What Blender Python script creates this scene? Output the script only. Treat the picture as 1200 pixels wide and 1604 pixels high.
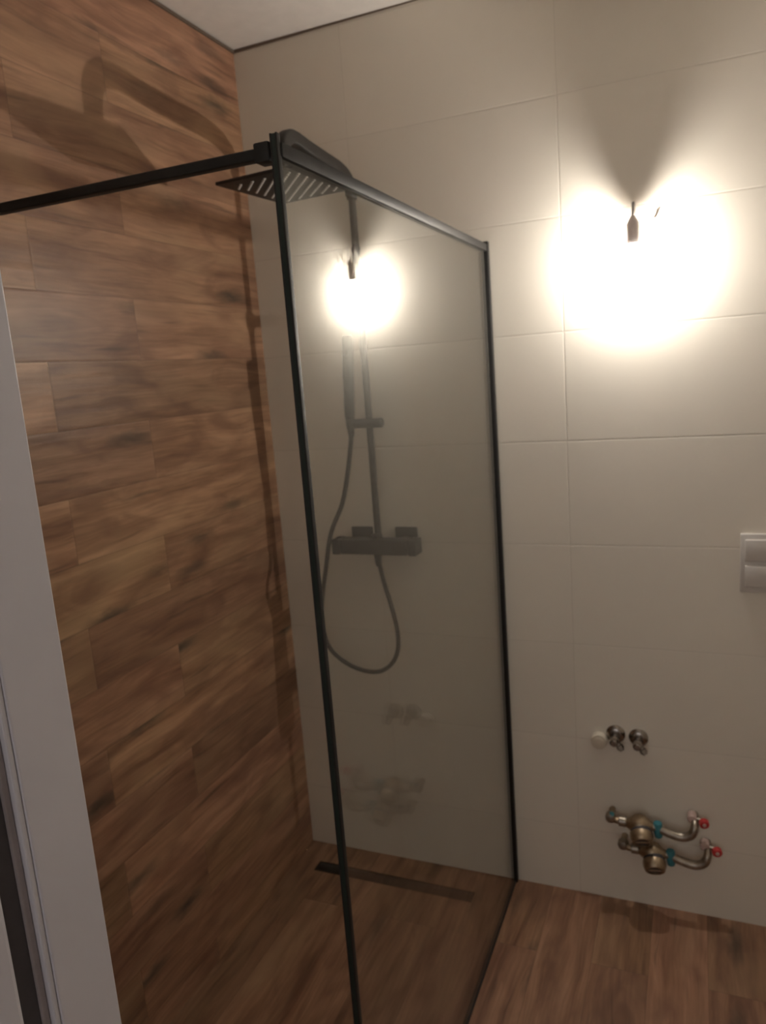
import bpy, bmesh, math, random
from mathutils import Vector, Matrix

for o in list(bpy.data.objects):
    bpy.data.objects.remove(o)
S = bpy.context.scene
COL = S.collection

# ------------------------------------------------------------------ camera
cd = bpy.data.cameras.new('camera')
cam = bpy.data.objects.new('camera', cd)
COL.objects.link(cam)
S.camera = cam
cd.sensor_width = 36.0
cd.sensor_fit = 'AUTO'
cd.lens = 1177.02 / 1604.0 * 36.0
cd.clip_start = 0.02
rot = Matrix(((0.922591, -0.001255, 0.385777), (0.378473, 0.196632, -0.904485), (-0.074721, 0.980477, 0.181886)))
cam.matrix_world = Matrix.Translation((1.28757, -2.1429, 1.64917)) @ rot.to_4x4()
cd.dof.use_dof = True
cd.dof.focus_distance = 0.65
cd.dof.aperture_fstop = 11.0

# ------------------------------------------------------------------ world, exposure
w = bpy.data.worlds.new('world')
S.world = w
w.use_nodes = True
w.node_tree.nodes['Background'].inputs[0].default_value = (0.62, 0.68, 0.85, 1)
w.node_tree.nodes['Background'].inputs[1].default_value = 0.02
S.view_settings.view_transform = 'Standard'
S.view_settings.look = 'None'
S.view_settings.gamma = 1.0
S.view_settings.use_curve_mapping = False
S.view_settings.exposure = 1.54
LAMP_STRENGTH = 2150.0
LAMP_COLOR = (1.0, 0.925, 0.85, 1)
FILL_STRENGTH = 0.36  # fill light added from behind the camera
FILL_COLOR = (1.0, 0.95, 0.93, 1)

# ------------------------------------------------------------------ mesh helpers
def finish(bm, smooth=None):
    bmesh.ops.recalc_face_normals(bm, faces=bm.faces)
    if smooth is not None:
        for f in bm.faces:
            f.smooth = True
        for e in bm.edges:
            if len(e.link_faces) == 2 and e.calc_face_angle(0) > smooth:
                e.smooth = False

def wloc(o):
    v = Vector((0, 0, 0))
    while o:
        v += o.location
        o = o.parent
    return v

def obj(name, bm, mat, parent=None, smooth=math.radians(35), kind=None, label=None, origin=None):
    finish(bm, smooth)
    base = Vector((0, 0, 0))
    if origin is not None:
        base = Vector(origin)
    elif parent is not None:
        base = wloc(parent)
    bmesh.ops.translate(bm, verts=bm.verts, vec=-base)
    me = bpy.data.meshes.new(name)
    bm.to_mesh(me)
    bm.free()
    me.materials.append(mat)
    o = bpy.data.objects.new(name, me)
    COL.objects.link(o)
    if parent is not None:
        o.parent = parent
        o.location = base - wloc(parent)
    else:
        o.location = base
    if kind: o['kind'] = kind
    if label: o['label'] = label
    return o

def thing(name, label, cat, loc, group=None):
    o = bpy.data.objects.new(name, None)
    COL.objects.link(o)
    o.location = loc
    o.empty_display_size = 0.05
    o['label'] = label
    o['category'] = cat
    if group: o['group'] = group
    return o

def box(bm, x0, x1, y0, y1, z0, z1, bev=0.0, seg=2):
    r = bmesh.ops.create_cube(bm, size=1.0)
    vs = r['verts']
    for v in vs:
        v.co = Vector((x0 + (v.co.x + .5) * (x1 - x0), y0 + (v.co.y + .5) * (y1 - y0), z0 + (v.co.z + .5) * (z1 - z0)))
    if bev > 0:
        es = set()
        for v in vs:
            es.update(v.link_edges)
        bmesh.ops.bevel(bm, geom=list(es), offset=bev, segments=seg, affect='EDGES', profile=0.5)
    return bm

def B(*a, **k):
    return box(bmesh.new(), *a, **k)

def lathe(bm, p0, axis, prof, seg=32):
    """prof: list of (distance along axis, radius)."""
    p0 = Vector(p0); ax = Vector(axis).normalized()
    t = Vector((0, 0, 1)) if abs(ax.z) < .9 else Vector((1, 0, 0))
    u = ax.cross(t).normalized(); v = ax.cross(u)
    rings = []
    for d, r in prof:
        c = p0 + ax * d
        if r < 1e-6:
            rings.append([bm.verts.new(c)])
        else:
            rings.append([bm.verts.new(c + u * r * math.cos(2 * math.pi * i / seg) + v * r * math.sin(2 * math.pi * i / seg)) for i in range(seg)])
    for a, b in zip(rings, rings[1:]):
        for i in range(seg):
            j = (i + 1) % seg
            if len(a) == 1 and len(b) > 1:
                bm.faces.new((a[0], b[i], b[j]))
            elif len(b) == 1 and len(a) > 1:
                bm.faces.new((a[i], a[j], b[0]))
            elif len(a) > 1:
                bm.faces.new((a[i], a[j], b[j], b[i]))
    for r in (rings[0], rings[-1]):
        if len(r) > 1:
            bm.faces.new(r)
    return bm

def L(*a, **k):
    return lathe(bmesh.new(), *a, **k)

def smooth_path(pts, n=8):
    P = [Vector(p) for p in pts]
    P = [P[0] * 2 - P[1]] + P + [P[-1] * 2 - P[-2]]
    out = []
    for i in range(1, len(P) - 2):
        for k in range(n):
            t = k / n
            a, b, c, d = P[i - 1], P[i], P[i + 1], P[i + 2]
            out.append(0.5 * ((2 * b) + (c - a) * t + (2 * a - 5 * b + 4 * c - d) * t * t + (3 * b - a - 3 * c + d) * t ** 3))
    out.append(P[-2])
    return out

def tube(bm, pts, r, seg=16, section=None):
    """Sweep a round (or given) section along pts."""
    pts = [Vector(p) for p in pts]
    n = len(pts)
    tang = []
    for i in range(n):
        a = pts[max(i - 1, 0)]; b = pts[min(i + 1, n - 1)]
        tang.append((b - a).normalized())
    ref = Vector((1, 0, 0)) if abs(tang[0].x) < .9 else Vector((0, 0, 1))
    u = (ref - tang[0] * ref.dot(tang[0])).normalized()
    rings = []
    for i in range(n):
        if i:
            u = (u - tang[i] * u.dot(tang[i])).normalized()
        v = tang[i].cross(u)
        if section is None:
            rr = r(i / (n - 1)) if callable(r) else r
            ring = [pts[i] + u * rr * math.cos(2 * math.pi * k / seg) + v * rr * math.sin(2 * math.pi * k / seg) for k in range(seg)]
        else:
            ring = [pts[i] + u * a + v * b for a, b in section]
        rings.append([bm.verts.new(q) for q in ring])
    m = len(rings[0])
    for a, b in zip(rings, rings[1:]):
        for i in range(m):
            j = (i + 1) % m
            bm.faces.new((a[i], a[j], b[j], b[i]))
    bm.faces.new(rings[0]); bm.faces.new(rings[-1])
    return bm

def T(*a, **k):
    return tube(bmesh.new(), *a, **k)

def rrect(w, h, r, n=4):
    out = []
    for cx, cy, a0 in ((w/2-r, h/2-r, 0), (-w/2+r, h/2-r, 90), (-w/2+r, -h/2+r, 180), (w/2-r, -h/2+r, 270)):
        for k in range(n + 1):
            a = math.radians(a0 + 90 * k / n)
            out.append((cx + r * math.cos(a), cy + r * math.sin(a)))
    return out

# ------------------------------------------------------------------ materials
def new_mat(name):
    m = bpy.data.materials.new(name)
    m.use_nodes = True
    nt = m.node_tree
    return m, nt, nt.nodes['Principled BSDF']

class NB:
    """small node-building helper"""
    def __init__(s, nt): s.nt = nt
    def node(s, t, **props):
        n = s.nt.nodes.new(t)
        for k, v in props.items(): setattr(n, k, v)
        return n
    def put(s, sock, v):
        if hasattr(v, 'is_linked') or hasattr(v, 'links'): s.nt.links.new(v, sock)
        else: sock.default_value = v
    def m(s, op, a, b=None, c=None, clamp=False):
        n = s.node('ShaderNodeMath', operation=op, use_clamp=clamp)
        s.put(n.inputs[0], a)
        if b is not None: s.put(n.inputs[1], b)
        if c is not None: s.put(n.inputs[2], c)
        return n.outputs[0]
    def vec(s, x, y, z=0.0):
        n = s.node('ShaderNodeCombineXYZ')
        s.put(n.inputs[0], x); s.put(n.inputs[1], y); s.put(n.inputs[2], z)
        return n.outputs[0]
    def noise(s, v, scale=1.0, detail=4.0, rough=.55, dist=0.0):
        n = s.node('ShaderNodeTexNoise')
        s.put(n.inputs['Vector'], v)
        n.inputs['Scale'].default_value = scale
        n.inputs['Detail'].default_value = detail
        n.inputs['Roughness'].default_value = rough
        n.inputs['Distortion'].default_value = dist
        return n.outputs['Fac']
    def ramp(s, f, stops, interp='LINEAR'):
        n = s.node('ShaderNodeValToRGB')
        cr = n.color_ramp
        cr.interpolation = interp
        while len(cr.elements) < len(stops): cr.elements.new(0.5)
        for e, (p, c) in zip(cr.elements, stops):
            e.position = p
            e.color = (c[0], c[1], c[2], 1) if hasattr(c, '__len__') else (c, c, c, 1)
        s.put(n.inputs[0], f)
        return n.outputs[0]
    def mix(s, f, a, b, mode='MIX'):
        n = s.node('ShaderNodeMix', data_type='RGBA', blend_type=mode)
        s.put(n.inputs[0], f); s.put(n.inputs[6], a); s.put(n.inputs[7], b)
        return n.outputs[2]
    def pos(s):
        n = s.node('ShaderNodeTexCoord')
        x = s.node('ShaderNodeSeparateXYZ')
        s.nt.links.new(n.outputs['Object'], x.inputs[0])
        return x.outputs

def simple(name, col, rough=.5, metal=0.0, bump=0.0, bscale=60, spec=.5, var=0.06):
    m, nt, p = new_mat(name)
    nb = NB(nt)
    tc = nb.node('ShaderNodeTexCoord')
    f = nb.noise(tc.outputs['Object'], bscale, 3)
    c2 = tuple(c * (1 - var) for c in col)
    c3 = tuple(min(1, c * (1 + var)) for c in col)
    nt.links.new(nb.ramp(f, [(.3, c2), (.7, c3)]), p.inputs['Base Color'])
    p.inputs['Roughness'].default_value = rough
    p.inputs['Metallic'].default_value = metal
    p.inputs['Specular IOR Level'].default_value = spec
    if bump:
        b = nb.node('ShaderNodeBump')
        b.inputs['Strength'].default_value = bump
        b.inputs['Distance'].default_value = .002
        nt.links.new(f, b.inputs['Height'])
        nt.links.new(b.outputs[0], p.inputs['Normal'])
    return m

def wood_mat(name, au, av, v0, u_even, u_odd, gain=1.04, wave=1.0):
    """wood-look porcelain planks 0.15 x 0.60 m; au/av: index of the axis along / across the planks."""
    m, nt, p = new_mat(name)
    nb = NB(nt)
    P = nb.pos()
    u, v = P[au], P[av]
    vr = nb.m('DIVIDE', nb.m('SUBTRACT', v, v0), .15)
    row = nb.m('FLOOR', vr)
    fv = nb.m('SUBTRACT', vr, row)
    par = nb.m('FLOORED_MODULO', row, 2.0)
    off = nb.m('ADD', nb.m('MULTIPLY', par, u_odd - u_even), u_even)
    ur = nb.m('DIVIDE', nb.m('SUBTRACT', u, off), .9)
    col = nb.m('FLOOR', ur)
    fu = nb.m('SUBTRACT', ur, col)
    wn = nb.node('ShaderNodeTexWhiteNoise', noise_dimensions='2D')
    nt.links.new(nb.vec(row, col), wn.inputs['Vector'])
    sx = nb.node('ShaderNodeSeparateXYZ')
    nt.links.new(wn.outputs['Color'], sx.inputs[0])
    r1, r2, r3 = sx.outputs
    U = nb.m('ADD', u, nb.m('MULTIPLY', r1, 53.0))
    V = nb.m('ADD', v, nb.m('MULTIPLY', r2, 31.0))
    # growth rings bending round knots
    warp = nb.noise(nb.vec(nb.m('MULTIPLY', U, 2.4), nb.m('MULTIPLY', V, 7.0), r3), 1.0, 2, .5)
    Vw = nb.m('ADD', V, nb.m('MULTIPLY', nb.m('SUBTRACT', warp, .5), .055))
    g1 = nb.noise(nb.vec(nb.m('MULTIPLY', U, 1.7), nb.m('MULTIPLY', Vw, 24.0), r3), 1.0, 5, .6, .3)
    g2 = nb.noise(nb.vec(nb.m('MULTIPLY', U, 7.0), nb.m('MULTIPLY', Vw, 130.0), r3), 1.0, 3, .6)
    blotch = nb.noise(nb.vec(nb.m('MULTIPLY', U, 4.5), nb.m('MULTIPLY', V, 13.0), r3), 1.0, 3, .5, .8)
    base = nb.ramp(g1, [(.28, (.155, .072, .040)), (.42, (.300, .160, .093)), (.56, (.385, .215, .128)), (.74, (.485, .285, .175))])
    fine = nb.ramp(g2, [(.3, .80), (.62, 1.06)])
    c = nb.mix(1.0, base, fine, 'MULTIPLY')
    c = nb.mix(nb.ramp(blotch, [(.44, 0.0), (.66, .75)]), c, (.19, .095, .058, 1))
    light = nb.noise(nb.vec(nb.m('MULTIPLY', U, 3.1), nb.m('MULTIPLY', V, 9.0), nb.m('ADD', r3, 7.0)), 1.0, 2, .5, .4)
    c = nb.mix(nb.ramp(light, [(.52, 0.0), (.75, .55)]), c, (.46, .29, .17, 1))
    # knots: dark grey-green smudges with tails
    vo = nb.node('ShaderNodeTexVoronoi', feature='F1')
    vo.inputs['Scale'].default_value = 1.0
    vo.inputs['Randomness'].default_value = 1.0
    kw = nb.noise(nb.vec(nb.m('MULTIPLY', U, 22.0), nb.m('MULTIPLY', V, 60.0), 0.0), 1.0, 2, .5)
    nt.links.new(nb.vec(nb.m('MULTIPLY', U, 2.2), nb.m('ADD', nb.m('MULTIPLY', V, 9.0), nb.m('MULTIPLY', kw, .28)), 0.0), vo.inputs['Vector'])
    kd = vo.outputs['Distance']
    c = nb.mix(nb.ramp(kd, [(.02, .88), (.23, 0.0)]), c, (.052, .043, .032, 1))
    # cracks: rare thin dark streaks along the grain
    cr = nb.noise(nb.vec(nb.m('MULTIPLY', U, 3.4), nb.m('MULTIPLY', Vw, 48.0), 3.0), 1.0, 2, .5)
    c = nb.mix(nb.ramp(cr, [(.63, 0.0), (.78, .6)]), c, (.070, .042, .028, 1))
    tone = nb.m('ADD', nb.m('MULTIPLY', r1, .34), .76)
    tone = nb.m('MULTIPLY', tone, gain)
    tn = nb.vec(tone, nb.m('MULTIPLY', tone, nb.m('ADD', .96, nb.m('MULTIPLY', r2, .08))), tone)
    c = nb.mix(1.0, c, tn, 'MULTIPLY')
    # joints
    dv = nb.m('MULTIPLY', nb.m('MINIMUM', fv, nb.m('SUBTRACT', 1.0, fv)), .15)
    du = nb.m('MULTIPLY', nb.m('MINIMUM', fu, nb.m('SUBTRACT', 1.0, fu)), .9)
    d = nb.m('MINIMUM', dv, du)
    joint = nb.m('SUBTRACT', 1.0, nb.m('DIVIDE', d, .0012, clamp=True))
    c = nb.mix(nb.m('MULTIPLY', joint, .6), c, (.085, .050, .034, 1))
    nt.links.new(c, p.inputs['Base Color'])
    p.inputs['Roughness'].default_value = .42
    p.inputs['Specular IOR Level'].default_value = .45
    edge = nb.m('DIVIDE', d, .004, clamp=True)
    ridges = nb.noise(nb.vec(nb.m('MULTIPLY', U, 3.0), nb.m('MULTIPLY', V, 42.0), 1.0), 1.0, 2, .5)
    h = nb.m('ADD', nb.m('MULTIPLY', edge, .35), nb.m('ADD', nb.m('MULTIPLY', g1, .3), nb.m('MULTIPLY', ridges, 1.3 * wave)))
    b = nb.node('ShaderNodeBump')
    b.inputs['Strength'].default_value = .55
    b.inputs['Distance'].default_value = .0018
    nt.links.new(h, b.inputs['Height'])
    nt.links.new(b.outputs[0], p.inputs['Normal'])
    return m

def tile_mat(name, ax, x0, z0, colr, tw=.6, th=.3):
    m, nt, p = new_mat(name)
    nb = NB(nt)
    P = nb.pos()
    xr = nb.m('DIVIDE', nb.m('SUBTRACT', P[ax], x0), tw)
    zr = nb.m('DIVIDE', nb.m('SUBTRACT', P[2], z0), th)
    fx = nb.m('FRACT', xr); fz = nb.m('FRACT', zr)
    dx = nb.m('MULTIPLY', nb.m('MINIMUM', fx, nb.m('SUBTRACT', 1.0, fx)), tw)
    dz = nb.m('MULTIPLY', nb.m('MINIMUM', fz, nb.m('SUBTRACT', 1.0, fz)), th)
    d = nb.m('MINIMUM', dx, dz)
    joint = nb.m('SUBTRACT', 1.0, nb.m('DIVIDE', d, .0011, clamp=True))
    wn = nb.node('ShaderNodeTexWhiteNoise', noise_dimensions='2D')
    nt.links.new(nb.vec(nb.m('FLOOR', xr), nb.m('FLOOR', zr)), wn.inputs['Vector'])
    cloud = nb.noise(nb.vec(P[0], P[1], P[2]), 3.0, 3, .5)
    t = nb.m('ADD', .955, nb.m('ADD', nb.m('MULTIPLY', wn.outputs['Value'], .04), nb.m('MULTIPLY', cloud, .04)))
    c = nb.mix(1.0, (*colr, 1), nb.vec(t, t, t), 'MULTIPLY')
    c = nb.mix(nb.m('MULTIPLY', joint, .45), c, (colr[0] * .55, colr[1] * .52, colr[2] * .48, 1))
    nt.links.new(c, p.inputs['Base Color'])
    p.inputs['Roughness'].default_value = .38
    p.inputs['Specular IOR Level'].default_value = .35
    b = nb.node('ShaderNodeBump')
    b.inputs['Strength'].default_value = .35
    b.inputs['Distance'].default_value = .001
    lean = nb.m('MULTIPLY', nb.m('SUBTRACT', fz, .5), nb.m('SUBTRACT', wn.outputs['Value'], .5))
    nt.links.new(nb.m('ADD', nb.m('DIVIDE', d, .003, clamp=True), lean), b.inputs['Height'])
    nt.links.new(b.outputs[0], p.inputs['Normal'])
    return m

def glass_mat(name, tint, gain=1.0):
    m, nt, p = new_mat(name)
    nt.nodes.remove(p)
    nb = NB(nt)
    out = nt.nodes['Material Output']
    geo = nb.node('ShaderNodeNewGeometry')
    ior = nb.m('ADD', 1.5, nb.m('MULTIPLY', geo.outputs['Backfacing'], 1 / 1.5 - 1.5))
    ior2 = nb.m('ADD', nb.m('MULTIPLY', geo.outputs['Backfacing'], 1.5 - 1 / 1.5), ior)   # same outer IOR seen from both sides
    fr = nb.node('ShaderNodeFresnel')
    # the Fresnel node inverts the IOR on back faces: feed 1/1.5 there so both faces reflect as air-to-glass
    nt.links.new(ior, fr.inputs['IOR'])
    tr = nb.node('ShaderNodeBsdfTransparent')
    f = nb.noise(nb.node('ShaderNodeTexCoord').outputs['Object'], 2.0, 1)
    nt.links.new(nb.ramp(f, [(0, tuple(c * .99 for c in tint)), (1, tint)]), tr.inputs['Color'])
    gl = nb.node('ShaderNodeBsdfGlossy')
    gl.inputs['Roughness'].default_value = 0.0
    mx = nb.node('ShaderNodeMixShader')
    nt.links.new(nb.m('MULTIPLY', fr.outputs[0], gain), mx.inputs[0])
    nt.links.new(tr.outputs[0], mx.inputs[1])
    nt.links.new(gl.outputs[0], mx.inputs[2])
    nt.links.new(mx.outputs[0], out.inputs['Surface'])
    return m

def emit_mat(name, col, strength):
    m, nt, p = new_mat(name)
    p.inputs['Base Color'].default_value = (0, 0, 0, 1)
    p.inputs['Emission Color'].default_value = col
    p.inputs['Emission Strength'].default_value = strength
    return m

M_tile = tile_mat('beige_wall_tile', 0, .350, .222, (.80, .755, .665))
M_tile_side = tile_mat('beige_wall_tile_side', 1, -.25, .222, (.80, .755, .665))
M_wood_wall = wood_mat('wood_plank_wall_tile', 1, 2, .075, .007, .307)
M_wood_floor = wood_mat('wood_plank_floor_tile', 1, 0, .867, .015, .615, gain=.88, wave=.4)
M_ceil = simple('ceiling_paint', (.86, .82, .77), .8, bump=.1, bscale=25, var=.03)
M_gap = simple('ceiling_edge_line', (.16, .12, .09), .8)
M_white = simple('white_door_lacquer', (.62, .60, .63), .45, bscale=4, var=.02)
M_hall = simple('hall_wall_paint', (.78, .75, .73), .8, bscale=8, var=.03)
M_seal = simple('grey_door_gasket', (.30, .26, .26), .6)
M_gap_shade = simple('dark_gap_shade', (.055, .050, .055), .6)  # dark colour standing in for shade in gaps and recesses
M_black = simple('matt_black_metal', (.016, .015, .014), .55, bscale=30, spec=.3, var=.15)
M_blackm = simple('black_shower_coating', (.024, .021, .019), .5, bscale=40, spec=.4, var=.15)
M_hose = simple('black_ribbed_hose', (.028, .023, .020), .45, bump=.4, bscale=300)
M_nozzle = simple('grey_silicone_nozzle', (.60, .56, .52), .5)
M_glass = glass_mat('clear_screen_glass', (.955, .968, .955))
M_glass_edge = simple('green_glass_edge', (.002, .012, .008), .4, bscale=10)
M_bulb = glass_mat('bulb_glass', (.99, .99, .98))
M_glow = emit_mat('bulb_glow', LAMP_COLOR, LAMP_STRENGTH)
M_socket = simple('grey_plastic_socket', (.78, .70, .66), .5)
M_wire = simple('grey_wire_sheath', (.25, .23, .22), .5)
M_plastic = simple('white_switch_plastic', (.62, .585, .545), .28, bscale=5, var=.02)
M_cap = simple('white_plug_plastic', (.62, .56, .46), .45, bscale=20)
M_chrome = simple('dark_chrome', (.34, .31, .28), .18, metal=1.0, bscale=30)
M_brass = simple('aged_brass', (.38, .30, .21), .38, metal=1.0, bscale=60, bump=.2, var=.2)
M_steel = simple('dull_steel_pipe', (.34, .30, .25), .36, metal=1.0, bscale=50, var=.2)
M_teal = simple('teal_plastic_collar', (.04, .20, .24), .5)
M_red = simple('red_plastic_knob', (.48, .035, .035), .4)
M_pink = simple('pale_plastic_fitting', (.52, .38, .34), .5)
M_drain = simple('dark_steel_drain', (.012, .011, .010), .3, metal=.0, spec=.6, bscale=60, var=.2)
M_drainf = simple('drain_frame_steel', (.06, .05, .045), .3, metal=.8, bscale=60)

# ------------------------------------------------------------------ room shell
H = 2.631
XR = 2.25           # right wall
YF, YH = -1.62, -1.80   # front wall faces (room side, hall side)
JX, JX2 = .700, 1.62    # door opening
YE = -3.4

def struct(name, bm, m, parent=None, **k):
    return obj(name, bm, m, parent, smooth=None, kind=None if parent else 'structure', **k)

struct('wall_back', B(-.12, XR + .12, 0, .12, 0, H), M_tile)
struct('wall_left', B(-.12, 0, YF - .02, 0, 0, H), M_wood_wall)
struct('wall_right', B(XR, XR + .12, YF - .02, 0, 0, H), M_tile_side)
bm = bmesh.new()
box(bm, 0, JX - .035, YH, YF, 0, H)
box(bm, JX2 + .035, XR, YH, YF, 0, H)
box(bm, JX - .035, JX2 + .035, YH, YF, 2.085, H)
struct('wall_front', bm, M_hall)
bm = bmesh.new()
box(bm, -.12, 0, YE, YF - .02, 0, H)
box(bm, XR, XR + .12, YE, YF - .02, 0, H)
WX0, WX1, WZ0, WZ1 = .35, 1.95, .80, 2.30
box(bm, -.12, WX0, YE - .12, YE, 0, H)
box(bm, WX1, XR + .12, YE - .12, YE, 0, H)
box(bm, WX0, WX1, YE - .12, YE, 0, WZ0)
box(bm, WX0, WX1, YE - .12, YE, WZ1, H)
struct('wall_hall', bm, M_hall)
# added fill-light pane in the hall's end wall, unseen behind the camera
wi = struct('fill_pane_1', B(WX0 + .04, WX1 - .04, YE - .075, YE - .065, WZ0 + .04, WZ1 - .04), emit_mat('fill_light_pane', FILL_COLOR, FILL_STRENGTH))
for a in ((WX0, WX0 + .05, WZ0, WZ1), (WX1 - .05, WX1, WZ0, WZ1), (WX0 + .05, WX1 - .05, WZ0, WZ0 + .05), (WX0 + .05, WX1 - .05, WZ1 - .05, WZ1), (1.13, 1.17, WZ0 + .05, WZ1 - .05)):
    struct('fill_pane_frame', B(a[0], a[1], YE - .085, YE - .03, a[2], a[3]), M_white, wi)
struct('floor', B(-.12, XR + .12, YE - .12, .12, -.1, 0), M_wood_floor)
struct('ceiling', B(-.12, XR + .12, YE - .12, .12, H, H + .1), M_ceil)
# dark line under the ceiling, tapering out along the back wall
bm = B(0, .62, -.004, 0, H - .009, H - .001)
for v in bm.verts:
    if v.co.x > .3 and v.co.z < H - .005: v.co.z = H - .0018
struct('trim_1', bm, M_gap)
struct('trim_2', B(0, .006, YF, -.005, H - .010, H - .002), M_gap)

# door lining (frame): wide face, gasket, dark strip painted as rebate shade, casing
dr = struct('door_1', bmesh.new() if False else B(JX - .035, JX, YF - .062, YF + .010, 0, 2.05, bev=.002), M_white)
struct('door_ridge', B(JX - .035, JX - .0015, YF - .0690, YF - .0625, 0, 2.05, bev=.0015), M_white, dr)
struct('door_gasket', B(JX - .035, JX - .007, YF - .0775, YF - .0690, 0, 2.05, bev=.002), M_seal, dr)
struct('door_gap_shade', B(JX - .035, JX - .010, YF - .0960, YF - .0775, 0, 2.05), M_gap_shade, dr)
struct('door_casing', B(JX - .10, JX - .006, YH - .016, YF - .0960, 0, 2.13, bev=.006), M_white, dr)
struct('door_lining', B(JX2, JX2 + .035, YH, YF + .010, 0, 2.05, bev=.002), M_white, dr)
struct('door_lining', B(JX - .035, JX2 + .035, YH, YF + .010, 2.05, 2.085, bev=.002), M_white, dr)
struct('door_casing', B(JX2, JX2 + .08, YH - .014, YH, 0, 2.13, bev=.003), M_white, dr)

# ------------------------------------------------------------------ shower screen
XG, LG, ZG = .744, 1.155, 1.989
scr = thing('shower_screen', 'tall clear glass shower screen with thin black frame and stay bar', 'shower screen', (XG, -LG / 2, 0))
obj('glass_panel', B(XG - .004, XG + .004, -LG + .004, -.006, .006, ZG - .018), M_glass, scr, smooth=None, label='clear reflecting glass panel')
obj('wall_profile', B(XG - .010, XG + .010, -.018, -.0015, .001, ZG - .006, bev=.0015), M_black, scr)
obj('top_profile', B(XG - .008, XG + .008, -LG + .009, -.018, ZG - .033, ZG - .013, bev=.0015), M_black, scr)
bm = bmesh.new()
box(bm, XG - .006, XG - .0032, -LG - .001, -LG + .009, 0, ZG - .002, bev=.0008)
box(bm, XG + .0032, XG + .006, -LG - .001, -LG + .009, 0, ZG - .002, bev=.0008)
obj('front_profile', bm, M_black, scr)
obj('glass_edge', B(XG - .0032, XG + .0032, -LG - .0004, -LG + .0035, .0, ZG - .003), M_glass_edge, scr, smooth=None, label='green polished front edge of the glass')
obj('bottom_seal', B(XG - .006, XG + .006, -LG + .009, -.018, 0, .008, bev=.001), M_black, scr)
bar = obj('stay_bar', T([(.013, -LG + .012, 1.967), (XG - .010, -LG + .012, 1.965)], 0, section=rrect(.016, .018, .003)), M_black, scr, label='black stay bar to the wood-look wall')
obj('wall_flange', B(.0015, .013, -LG - .008, -LG + .032, 1.947, 1.987, bev=.002), M_black, bar)
obj('bar_clamp', B(XG - .034, XG - .009, -LG - .001, -LG + .027, 1.952, 1.979, bev=.003), M_black, bar)

# ------------------------------------------------------------------ shower column
RX, RY = .375, -.056
ZA = 2.219
col = thing('shower_column', 'black shower column with rain head and bar mixer on the beige tiled wall', 'shower', (RX, 0, 1.125))
riser = [(RX, RY, 1.14), (RX, RY, 1.9), (RX, RY, 2.16)]
obj('riser_pipe', T(riser, .0105, seg=20), M_blackm, col)
obj('riser_joint', L((RX, RY, 2.000), (0, 0, 1), [(0, .0125), (.010, .0125)]), M_blackm, col)
YD = -.447
pts = smooth_path([(RX, RY, 2.15), (RX, RY - .003, 2.168), (RX, -.072, 2.184), (RX, -.100, 2.200), (RX, -.145, 2.209), (RX, -.22, 2.214), (RX, -.313, 2.220), (RX, -.380, 2.226),
                   (RX, -.415, 2.222), (RX, -.438, 2.203), (RX, -.446, 2.172), (RX, YD, 2.133)], 6)
arm = obj('overhead_arm', T(pts, 0, section=rrect(.028, .034, .006)), M_blackm, col)
obj('arm_collar', L((RX, RY, 2.140), (0, 0, 1), [(0, .0125), (.002, .0150), (.020, .0150), (.022, .0125)]), M_blackm, arm)
# rain head, slightly twisted
hx, hy, hz, th = .386, -.452, 2.100, math.radians(-5)
Rz = Matrix.Translation((hx, hy, 0)) @ Matrix.Rotation(th, 4, 'Z')
bm = B(-.112, .112, -.135, .135, hz, hz + .008, bev=.0025)
bmesh.ops.transform(bm, matrix=Rz, verts=bm.verts)
head = obj('rain_head', bm, M_blackm, col)
obj('swivel_joint', L((RX, YD, hz + .007), (0, 0, 1), [(0, .024), (.006, .024), (.010, .017), (.026, .017), (.032, .011)]), M_blackm, head)
# nozzles in diagonal rows
first = None
n_noz = 0
for i in range(-9, 10):
    for j in range(-14, 15):
        s = i * .0235            # across the rows
        t = j * .0174 + (.0087 if i % 2 else 0)
        x = (s + t) * .7071; y = (s - t) * .7071
        if abs(x) > .090 or abs(y) > .112 or n_noz >= 100:
            continue
        c = Rz @ Vector((x, y, 0))
        if first is None:
            first = obj('nozzle', L((c.x, c.y, hz + .001), (0, 0, -1), [(0, .0034), (.003, .0032), (.0042, .0018), (.0042, 0)], seg=10), M_nozzle, head, origin=(c.x, c.y, hz))
            base0 = Vector((c.x, c.y, hz))
            loc0 = first.location.copy()
        else:
            o = first.copy()
            COL.objects.link(o)
            o.parent = head
            o.location = loc0 + (Vector((c.x, c.y, hz)) - base0)
        n_noz += 1
# wall bracket
bm = L((RX, 0, 1.855), (0, -1, 0), [(0, .022), (.006, .022), (.008, .012), (.045, .012)])
obj('wall_bracket', bm, M_blackm, col)
obj('bracket_ring', L((RX, RY, 1.838), (0, 0, 1), [(0, .0150), (.003, .017), (.031, .017), (.034, .0150)]), M_blackm, col)
# slider
sl = obj('slider', L((.305, RY - .006, 1.503), (1, 0, 0), [(0, .012), (.003, .0145), (.112, .0145), (.115, .012)]), M_blackm, col)
obj('slider_cone', L((.318, RY - .010, 1.487), (0, 0, 1), [(0, .011), (.004, .014), (.030, .015), (.033, .012)]), M_blackm, sl)
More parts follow.
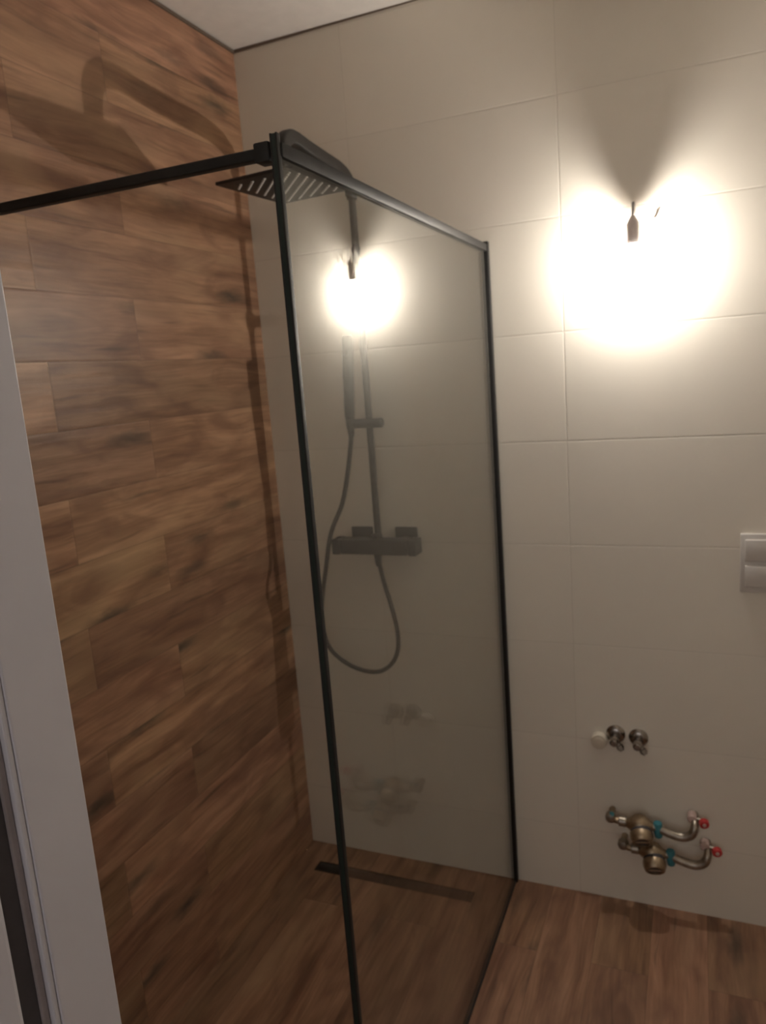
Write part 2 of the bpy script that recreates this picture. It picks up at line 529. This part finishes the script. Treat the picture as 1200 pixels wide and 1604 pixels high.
# mixer
bm = B(.262, .484, -.100, -.045, 1.103, 1.149, bev=.005, seg=3)
obj('mixer_body', bm, M_blackm, col)
for a, b_ in ((.233, .260), (.486, .513)):
    bm = B(a, b_, -.101, -.044, 1.102, 1.150, bev=.004, seg=3)
    k = obj('mixer_knob', bm, M_blackm, col)
    obj('knob_button', B((a + b_) / 2 - .005, (a + b_) / 2 + .005, -.080, -.065, 1.149, 1.154, bev=.0015), M_blackm, k)
for x in (.300, .450):
    bm = B(x - .036, x + .036, -.012, 0, 1.100, 1.172, bev=.003)
    e = obj('wall_rosette', bm, M_blackm, col)
    obj('union_pipe', L((x, -.010, 1.128), (0, -1, 0), [(0, .017), (.040, .017)]), M_blackm, e)
obj('riser_nut', L((RX, RY - .012, 1.146), (0, 0, 1), [(0, .016), (.004, .018), (.014, .018), (.018, .012)]), M_blackm, col)
obj('hose_outlet', L((.377, RY - .018, 1.106), (0, 0, -1), [(0, .012), (.014, .012), (.018, .009)]), M_blackm, col)

# hand shower resting in the slider
hs = thing('hand_shower', 'slim black stick hand shower standing in the slider of the shower column', 'hand shower', (.318, RY - .012, 1.505))
a = Vector((.3155, RY - .010, 1.512)); b_ = Vector((.334, RY - .020, 1.765))
ax = (b_ - a)
obj('handle', L(a, ax, [(0, .010), (.006, .0135), (.02, .0155), (.14, .0170), (.245, .0165), (ax.length, .0140)], seg=28), M_blackm, hs)
q = a + ax * .80
obj('spray_face', L(q + Vector((0, -.012, 0)), (0, -1, 0), [(0, .011), (.005, .011), (.0065, .009)], seg=20), M_black, hs)

# hose
hz_ = thing('shower_hose', 'black flexible hose hanging in a loop under the bar mixer', 'hose', (.377, -.075, 1.09))
hp = [(.3175, RY - .012, 1.488), (.315, -.070, 1.45), (.299, -.076, 1.358), (.274, -.082, 1.262), (.242, -.112, 1.175), (.210, -.100, 1.073), (.180, -.088, .966), (.166, -.082, .879),
      (.176, -.078, .795), (.213, -.076, .748), (.276, -.076, .717), (.343, -.076, .712), (.392, -.076, .739), (.420, -.076, .789),
      (.424, -.076, .853), (.410, -.076, .935), (.391, -.075, 1.010), (.381, -.074, 1.062), (.377, -.074, 1.090)]
obj('hose', T(smooth_path(hp, 10), .0070, seg=14), M_hose, hz_)
obj('hose_nut', L((.377, -.074, 1.092), (0, 0, -1), [(0, .0105), (.018, .0105), (.030, .0075)]), M_blackm, hz_)
obj('hose_nut', L((.3175, RY - .012, 1.490), (0, 0, -1), [(0, .0105), (.016, .0100), (.026, .0075)]), M_blackm, hz_)

# ------------------------------------------------------------------ lamp
LX, LY, LZ = 1.137, -.046, 1.890
lam = thing('bare_bulb_lamp', 'glowing bare bulb in a small socket hanging by its wire from the beige wall', 'lamp', (LX, -.01, 2.01))
obj('socket', L((LX, LY, 1.931), (0, 0, 1), [(-.010, .0150), (-.008, .0162), (.002, .0165), (.040, .0165), (.046, .0130), (.056, .0070), (.060, .0045)], seg=32), M_socket, lam)
obj('wire', T(smooth_path([(LX, LY, 1.985), (LX, LY + .004, 2.012), (LX, LY + .022, 2.024), (LX, -.012, 2.012), (LX, .001, 2.000)], 6), .0032, seg=10), M_wire, lam)
obj('wire_end', T(smooth_path([(1.186, .001, 1.984), (1.186, -.006, 1.984), (1.185, -.009, 1.986)], 4), .0035, seg=10), M_wire, lam)
bulb = obj('bulb', L((LX, LY, 1.936), (0, 0, -1), [(0, .0105), (.008, .0110), (.016, .0170), (.026, .0245), (.038, .0295), (.050, .0310), (.062, .0290), (.072, .0225), (.079, .0125), (.0815, 0)], seg=36), M_bulb, lam, label='glowing glass bulb')
bm = bmesh.new()
bmesh.ops.create_uvsphere(bm, u_segments=24, v_segments=14, radius=.0082)
bmesh.ops.translate(bm, verts=bm.verts, vec=(LX, LY, LZ))
obj('light_source', bm, M_glow, bulb, label='white-hot glowing core')

# ------------------------------------------------------------------ switch plate
sw = thing('wall_switch', 'white double wall switch plate at the right edge of the beige wall', 'switch', (1.434, 0, 1.083))
obj('cover_frame', B(1.393, 1.475, -.009, 0, 1.003, 1.163, bev=.003, seg=3), M_plastic, sw)
obj('rocker', B(1.404, 1.464, -.0145, -.008, 1.088, 1.148, bev=.003, seg=3), M_plastic, sw)
obj('rocker', B(1.404, 1.464, -.0145, -.008, 1.018, 1.078, bev=.003, seg=3), M_plastic, sw)

# ------------------------------------------------------------------ angle valves and plug
def angle_valve(x, z, label):
    t = thing('angle_valve', label, 'valve', (x, 0, z), 'small chrome angle valves on the beige wall')
    obj('rosette', L((x, 0, z), (0, -1, 0), [(0, .0275), (.003, .0275), (.010, .021), (.012, .013)], seg=36), M_chrome, t)
    obj('valve_body', L((x, -.008, z), (0, -1, 0), [(0, .0115), (.026, .0115), (.030, .013), (.040, .013), (.043, .010)], seg=28), M_chrome, t)
    obj('valve_knob', L((x, -.051, z + .002), (0, -1, 0), [(0, .009), (.002, .0125), (.014, .0115), (.017, .008)], seg=8), M_chrome, t)
    d = Vector((.5, -.1, -.8)).normalized()
    obj('outlet', L(Vector((x, -.030, z)) + d * .006, d, [(0, .008), (.016, .008), (.017, .0105), (.028, .0105), (.029, .0075), (.033, .0075)], seg=6), M_chrome, t)
    return t
angle_valve(1.066, .550, 'small chrome angle valve next to the white round plug')
angle_valve(1.130, .546, 'right one of the two small chrome angle valves')
t = thing('wall_plug', 'white round plastic plug left of the two small chrome valves', 'plug', (1.019, 0, .527))
obj('plug_cap', L((1.019, 0, .527), (0, -1, 0), [(0, .0235), (.018, .0235), (.021, .022), (.0215, .016)], seg=36), M_cap, t)
obj('plug_centre', L((1.019, -.019, .527), (0, -1, 0), [(0, .0150), (.004, .0150), (.0045, .012)], seg=30), M_cap, t)

# ------------------------------------------------------------------ brass water valve sets
def valve_set(dx, dz, name_label, blue):
    g = 'brass water valve sets under the angle valves'
    x0 = 1.053 + dx; z = .298 + dz
    t = thing('water_valve', name_label, 'valve', (1.14 + dx, 0, z), g)
    y = -.052
    # left end: bend to the wall, plug
    obj('inlet_pipe', T(smooth_path([(x0, 0, z + .006), (x0, -.030, z + .006), (x0 + .012, y, z + .004), (x0 + .045, y, z + .001)], 6), .0095, seg=16), M_brass, t)
    p = obj('end_plug', L((x0 - .001, -.035, z + .006), (0, -1, .05), [(0, .012), (.004, .0155), (.018, .0155), (.024, .012), (.026, .006)], seg=24), M_steel, t)
    if blue:
        obj('blue_mark', L((x0 + .002, -.050, z + .016), (0, -.5, 1), [(0, .0085), (.005, .008), (.007, .004)], seg=18), M_teal, p, label='blue mark')
    obj('hex_nut', L((x0 + .022, y, z + .003), (1, 0, 0), [(0, .013), (.002, .0155), (.020, .0155), (.022, .013)], seg=12), M_steel, t)
    # body with a round screw cap pointing down and forward
    bx = x0 + .080
    obj('valve_body', L((bx - .036, y, z), (1, 0, 0), [(0, .012), (.010, .019), (.024, .029), (.038, .0315), (.052, .028), (.064, .018), (.074, .012)], seg=32), M_brass, t)
    d = Vector((.12, -.84, -.52)).normalized()
    c = Vector((bx + .004, y, z - .002)) + d * .016
    cap = obj('filter_cap', L(c, d, [(.007, .030), (.009, .0325), (.020, .0330), (.030, .0300), (.036, .027), (.0365, .021), (.032, .0205), (.032, 0)], seg=40), M_brass, t)
    obj('cap_gap_shade', L(c, d, [(-.004, .028), (.0075, .0305)], seg=40), M_gap_shade, cap)  # dark ring coloured as the shaded gap between body and cap
    obj('cap_recess', L(c, d, [(.031, .0208), (.0325, .0208)], seg=36), M_gap_shade, cap)  # dark disc puts the recess shade into the colour
    u = Vector((1, 0, 0)); u = (u - d * u.dot(d)).normalized(); v = d.cross(u)
    bm = bmesh.new()
    box(bm, -.020, .020, -.0035, .0035, 0, .006, bev=.001)
    mt = Matrix((( *u, 0), (*v, 0), (*d, 0), (0, 0, 0, 1))).transposed()
    mt = Matrix.Translation(c + d * .031) @ mt.to_3x3().to_4x4()
    bmesh.ops.transform(bm, matrix=mt, verts=bm.verts)
    obj('cap_grip', bm, M_brass, cap)
    # collar and outlet bend
    cx = x0 + .128
    obj('outlet_pipe', T(smooth_path([(bx + .030, y, z), (cx, y, z - .002), (cx + .035, y, z - .014), (cx + .068, y, z - .019), (cx + .092, y, z - .008), (cx + .101, y + .004, z + .014), (cx + .101, -.030, z + .026), (cx + .101, 0, z + .028)], 8), lambda s: .0095 + .0035 * math.sin(min(1, s * 1.15) * math.pi), seg=18), M_steel, t)
    obj('collar', L((cx + .002, y, z + .015), (.05, 0, -1), [(0, .0110), (.003, .0125), (.030, .0125), (.045, .0105), (.046, .006)], seg=20), M_teal, t, label='teal plastic collar')
    obj('wall_fitting', L((cx + .094, -.010, z + .031), (0, -1, .05), [(0, .013), (.026, .013), (.030, .010)], seg=22), M_pink, t, label='pale plastic fitting')
    kb = obj('red_knob', L((cx + .124, -.038, z + .031), (.2, -1, -.1), [(0, .0115), (.003, .0140), (.014, .0140), (.017, .011)], seg=10), M_red, t, label='red plastic knob')
    obj('knob_hub', L((cx + .1265, -.053, z + .030), (.2, -1, -.1), [(0, .0055), (.004, .0050)], seg=14), M_pink, kb)
    obj('knob_stem', L((cx + .101, -.030, z + .031), (1, -.2, 0), [(0, .005), (.024, .005)], seg=12), M_steel, kb)
    return t
valve_set(0, 0, 'upper brass water valve with a blue mark and a red knob', True)
valve_set(.034, -.083, 'lower brass water valve, closest to the floor, with a red knob', False)

# ------------------------------------------------------------------ drain
dn = thing('floor_drain', 'narrow dark linear drain in the shower floor along the beige wall', 'drain', (.358, -.124, 0))
bm = bmesh.new()
x0, x1, y0, y1 = .081, .636, -.149, -.101
for a in ((x0, x1, y0, y0 + .003), (x0, x1, y1 - .003, y1), (x0, x0 + .003, y0 + .003, y1 - .003), (x1 - .003, x1, y0 + .003, y1 - .003)):
    box(bm, a[0], a[1], a[2], a[3], -.004, .0012)
obj('drain_frame', bm, M_drainf, dn)
obj('drain_cover', B(x0 + .006, x1 - .006, y0 + .006, y1 - .006, -.003, .0008, bev=.0005), M_drain, dn)
obj('drain_channel', B(x0 + .003, x1 - .003, y0 + .003, y1 - .003, -.008, .0002), M_drain, dn)
